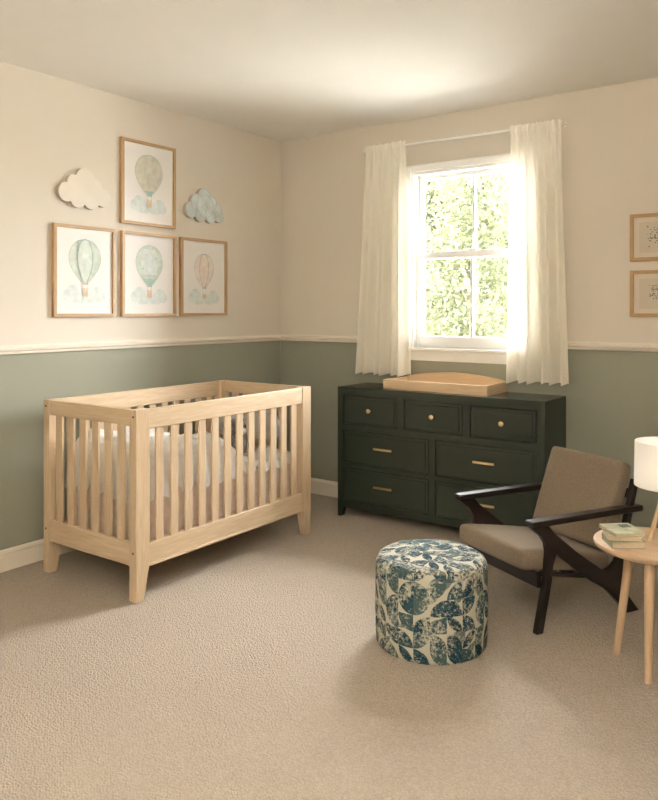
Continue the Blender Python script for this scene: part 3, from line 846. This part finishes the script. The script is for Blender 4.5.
def cloud(y, z, S, circ, mat, label, line):
    """star-shaped union of circles, cut from board"""
    r = []
    for i in range(160):
        t = 2*PI*i/160; d = (math.cos(t), math.sin(t)); best = 0
        for (a, b, q) in circ:
            pr = a*d[0]+b*d[1]; disc = q*q-(a*a+b*b-pr*pr)
            if disc > 0: best = max(best, pr+math.sqrt(disc))
        r.append((d[0]*best*S, d[1]*best*S))
    c = thing('cloud_plaque', (0, y, z), label, 'wall decoration', group='cloud plaques on the left wall')
    bm = bmesh.new(); prism(bm, r, lambda a, b, d: (d, a, b), .0, .026, mi=0)
    for f in bm.faces:
        if abs(f.normal.x) < .5: f.material_index = 1
    if line:
        for (a, b, q) in circ:
            for i in range(28):
                t0, t1 = 2*PI*i/28, 2*PI*(i+1)/28
                m_ = ((a+q*.93*math.cos(t0))*S, (b+q*.93*math.sin(t0))*S); n_ = ((a+q*.93*math.cos(t1))*S, (b+q*.93*math.sin(t1))*S)
                if sum(1 for (a2,b2,q2) in circ if (m_[0]/S-a2)**2+(m_[1]/S-b2)**2 < (q2*.9)**2) > 1: continue
                rod(bm, (.0262, m_[0], m_[1]), (.0262, n_[0], n_[1]), .0012, n=4, mi=2)
    mk('board', bm, [mat, M_cloudedge, M_cloudline], c)
cl = [(-.115,-.022,.052),(-.070,.035,.042),(.0,.058,.062),(.060,.020,.050),(.118,-.030,.050),(.04,-.045,.055),(-.045,-.050,.050),(0,0,.075)]
cloud(-1.768, 2.030, 1.04, cl, M_cloudw, 'cream wooden cloud plaque left of the upper balloon frame', False)
cl2 = [(-.125,-.035,.052),(-.075,.018,.055),(-.01,.058,.060),(.055,.025,.052),(.110,-.015,.045),(.128,-.055,.042),(.05,-.055,.052),(-.04,-.055,.052),(0,0,.08)]
cloud(-.822, 2.046, 1.02, cl2, M_cloudb, 'pale blue painted cloud plaque right of the upper balloon frame', True)

M_ink = plain('grey_ink', (.20,.18,.13,1), .8, namt=.3, nscale=60)
def sketch(x0, x1, z0, z1, label, seed, mode):
    w, h = x1-x0, z1-z0
    fr = thing('picture_frame', ((x0+x1)/2, 0, z0), label, 'picture', group='small framed sketches on the window wall')
    b_ = .020; dep = .020
    bm = bmesh.new(); f = lambda a, b, d: (a, -d, b)
    prism(bm, [(-w/2,0),(-w/2+b_,b_),(-w/2+b_,h-b_),(-w/2,h)], f, 0, dep)
    prism(bm, [(w/2,0),(w/2,h),(w/2-b_,h-b_),(w/2-b_,b_)], f, 0, dep)
    prism(bm, [(-w/2,0),(w/2,0),(w/2-b_,b_),(-w/2+b_,b_)], f, 0, dep, mi=1)
    prism(bm, [(-w/2,h),(-w/2+b_,h-b_),(w/2-b_,h-b_),(w/2,h)], f, 0, dep, mi=1)
    mk('frame', bm, [M_frame['z'], M_frame['x']], fr)
    bm = bmesh.new(); box(bm, -w/2+b_, w/2-b_, -.010, -.001, b_, h-b_)
    box(bm, -w/2+b_+.028, w/2-b_-.028, -.0103, -.010, b_+.026, h-b_-.026, 2)
    rr = random.Random(seed); y = -.0105
    for _ in range(150):
        if mode: a = rr.uniform(-.09,.11); b = h*.5 + rr.uniform(-.05,.045)*(1-abs(a)*3) - a*.15
        else: a = rr.uniform(-.10,.11); b = h*.52 + rr.gauss(0,.028)
        q = rr.uniform(.002,.0055); y -= .000004; an = rr.uniform(0,PI)
        vs = [bm.verts.new((a+q*math.cos(t+an)*(1.6 if k%2 else .7), y, b+q*math.sin(t+an)*.8)) for k, t in enumerate([2*PI*i/7 for i in range(7)])]
        fc = bm.faces.new(vs); fc.material_index = 1
    mk('sketch_print', bm, [plain('sketch_paper_%d' % seed, (.66,.58,.49,1), .7, namt=.02), M_ink, plain('sketch_sheet_%d' % seed, (.58,.52,.43,1), .7, namt=.02)], fr)
sketch(2.548, 2.930, 1.622, 1.884, 'small oak framed floral sketch, upper of two at the right edge', 3, 0)
sketch(2.548, 2.930, 1.311, 1.570, 'small oak framed sketch, lower of two at the right edge', 8, 1)

# ------------------------------------------------------------------ garden beyond the window
GZ = -.35
bm = bmesh.new()
v = [bm.verts.new(p) for p in ((-30,-30,GZ),(30,-30,GZ),(30,40,GZ),(-30,40,GZ))]; bm.faces.new(v)
struct('ground', bm, plain('pale_paving', (.33,.325,.30,1), .9, nscale=2, namt=.1))
lm = [leaf_mat('leaf_bright', (.056,.064,.030,1), (.082,.087,.045,1)), leaf_mat('leaf_deep', (.044,.052,.023,1), (.064,.069,.034,1))]
M_bark = plain('bark', (.12,.09,.06,1), .9, nscale=20, namt=.3)
def tree(x, y, r, h, nleaf, mi, label, sz, seed):
    rnd = random.Random(seed)
    t = thing('tree', (x, y, GZ), label, 'tree', group='garden trees beyond the window')
    bm = bmesh.new()
    rod(bm, (0,0,0), (0.1,0,h*.7), .09, .04, n=10)
    for k in range(7):
        a = 2*PI*k/7; rod(bm, (.05,0,h*.3+k*.1), (r*.6*math.cos(a), r*.6*math.sin(a), h*.45+k*.18), .035, .012, n=6)
    mk('trunk', bm, M_bark, t, smooth=True)
    bm = bmesh.new()
    cl_ = [(rnd.gauss(0,r*.5), rnd.gauss(0,r*.42), rnd.uniform(.4, h-.1)) for _ in range(110)]
    for i in range(nleaf):
        c = rnd.choice(cl_)
        p = Vector((c[0]+rnd.gauss(0,.22), c[1]+rnd.gauss(0,.22), max(.1, c[2]+rnd.gauss(0,.20))))
        d = Vector((rnd.gauss(0,1), rnd.gauss(0,1), rnd.gauss(0,1))).normalized(); e = d.orthogonal().normalized()*.45*sz*rnd.uniform(.6,1.3)
        d = d*sz*rnd.uniform(.7,1.3)
        q = [bm.verts.new(z_) for z_ in (p-d, p+e, p+d, p-e)]
        bm.faces.new(q)
    mk('crown', bm, lm[mi], t)
tree(-.95, 5.4, .72, 4.3, 12000, 0, 'bright leafy tree seen in the right half of the window', .050, 1)
tree(-3.05, 8.0, .95, 4.4, 12000, 1, 'green leafy tree seen in the left half of the window', .065, 2)
tree(-5.3, 12.0, 1.1, 5.2, 6000, 1, 'broad green tree at the far left behind the leafy garden tree', .10, 9)
tree(-2.0, 10.8, 1.0, 4.8, 6000, 1, 'broad green tree at the far right behind the bright leafy tree', .09, 12)
tree(-4.2, 16.5, 1.8, 6.4, 7000, 0, 'tall pale tree standing behind the two nearer garden trees', .14, 5)

# ------------------------------------------------------------------ light
wd = bpy.data.worlds.new('overcast_sky'); scene.world = wd; wd.use_nodes = True
nt = wd.node_tree; bg = nt.nodes['Background']
tc = N(nt, 'ShaderNodeTexCoord'); sp = N(nt, 'ShaderNodeSeparateXYZ'); nt.links.new(tc.outputs['Generated'], sp.inputs[0])
cr = N(nt, 'ShaderNodeValToRGB'); e = cr.color_ramp.elements
e[0].position = .48; e[0].color = (.25,.26,.20,1); e[1].position = .53; e[1].color = (.97,.98,.975,1)
mr = N(nt, 'ShaderNodeMapRange'); mr.inputs['From Min'].default_value = -1; nt.links.new(sp.outputs['Z'], mr.inputs['Value'])
nt.links.new(mr.outputs[0], cr.inputs['Fac']); nt.links.new(cr.outputs['Color'], bg.inputs['Color'])
bg.inputs['Strength'].default_value = 20.0
def portal(name, loc, rot, sx, sy):
    l = bpy.data.lights.new(name, 'AREA'); l.shape = 'RECTANGLE'; l.size = sx; l.size_y = sy
    l.cycles.is_portal = True
    o = bpy.data.objects.new(name, l); o.location = loc; o.rotation_euler = rot; link(o)
portal('window_portal', ((X0+X1)/2, .17, (Z0+Z1)/2), (PI/2*-1, 0, 0), X1-X0, Z1-Z0)

# invented uplighter, added unseen behind the viewer as soft fill; its light reaches the room by way of the ceiling
fill_ = thing('fill_uplight', (3.75, -5.0, 0), 'white fill uplighter added unseen in the corner behind the viewer', 'fill light')
bm = bmesh.new(); lathe(bm, [(0,0),(.14,0),(.14,.018),(.02,.03),(0,.03)], 40); mk('base', bm, M_white, fill_, smooth=True)
bm = bmesh.new(); rod(bm, (0,0,.025), (0,0,1.66), .011, n=16); mk('pole', bm, M_white, fill_, smooth=True)
bm = bmesh.new(); lathe(bm, [(.012,1.64),(.10,1.68),(.17,1.76),(.165,1.76),(.09,1.69),(0,1.66)], 48); mk('bowl', bm, M_white, fill_, smooth=True)
l = bpy.data.lights.new('fill_light', 'AREA'); l.shape = 'DISK'; l.size = .26; l.energy = 44; l.color = (1,.94,.86)
o = bpy.data.objects.new('fill_light', l); o.location = (3.75,-5.0,1.755); o.rotation_euler = (PI,0,0); link(o)

# ------------------------------------------------------------------ camera
cam = bpy.data.cameras.new('camera'); co = bpy.data.objects.new('camera', cam); link(co)
co.location = (3.617, -4.382, 1.35)
yaw = math.atan2(.811, -.585) - PI/2
co.rotation_euler = (PI/2, 0, yaw)
cam.sensor_fit = 'VERTICAL'; cam.sensor_height = 24; cam.lens = 743/800*24; cam.shift_y = -90/800
cam.clip_start = .05
scene.camera = co
vs = scene.view_settings
vs.view_transform = 'Standard'; vs.look = 'None'; vs.exposure = 1.68; vs.gamma = 1; vs.use_curve_mapping = False
cy = scene.cycles
cy.max_bounces = 10; cy.diffuse_bounces = 8; cy.transparent_max_bounces = 8; cy.sample_clamp_indirect = 8
cy.use_denoising = True
try: cy.denoiser = 'OPENIMAGEDENOISE'; cy.denoising_input_passes = 'RGB_ALBEDO_NORMAL'
except Exception: pass
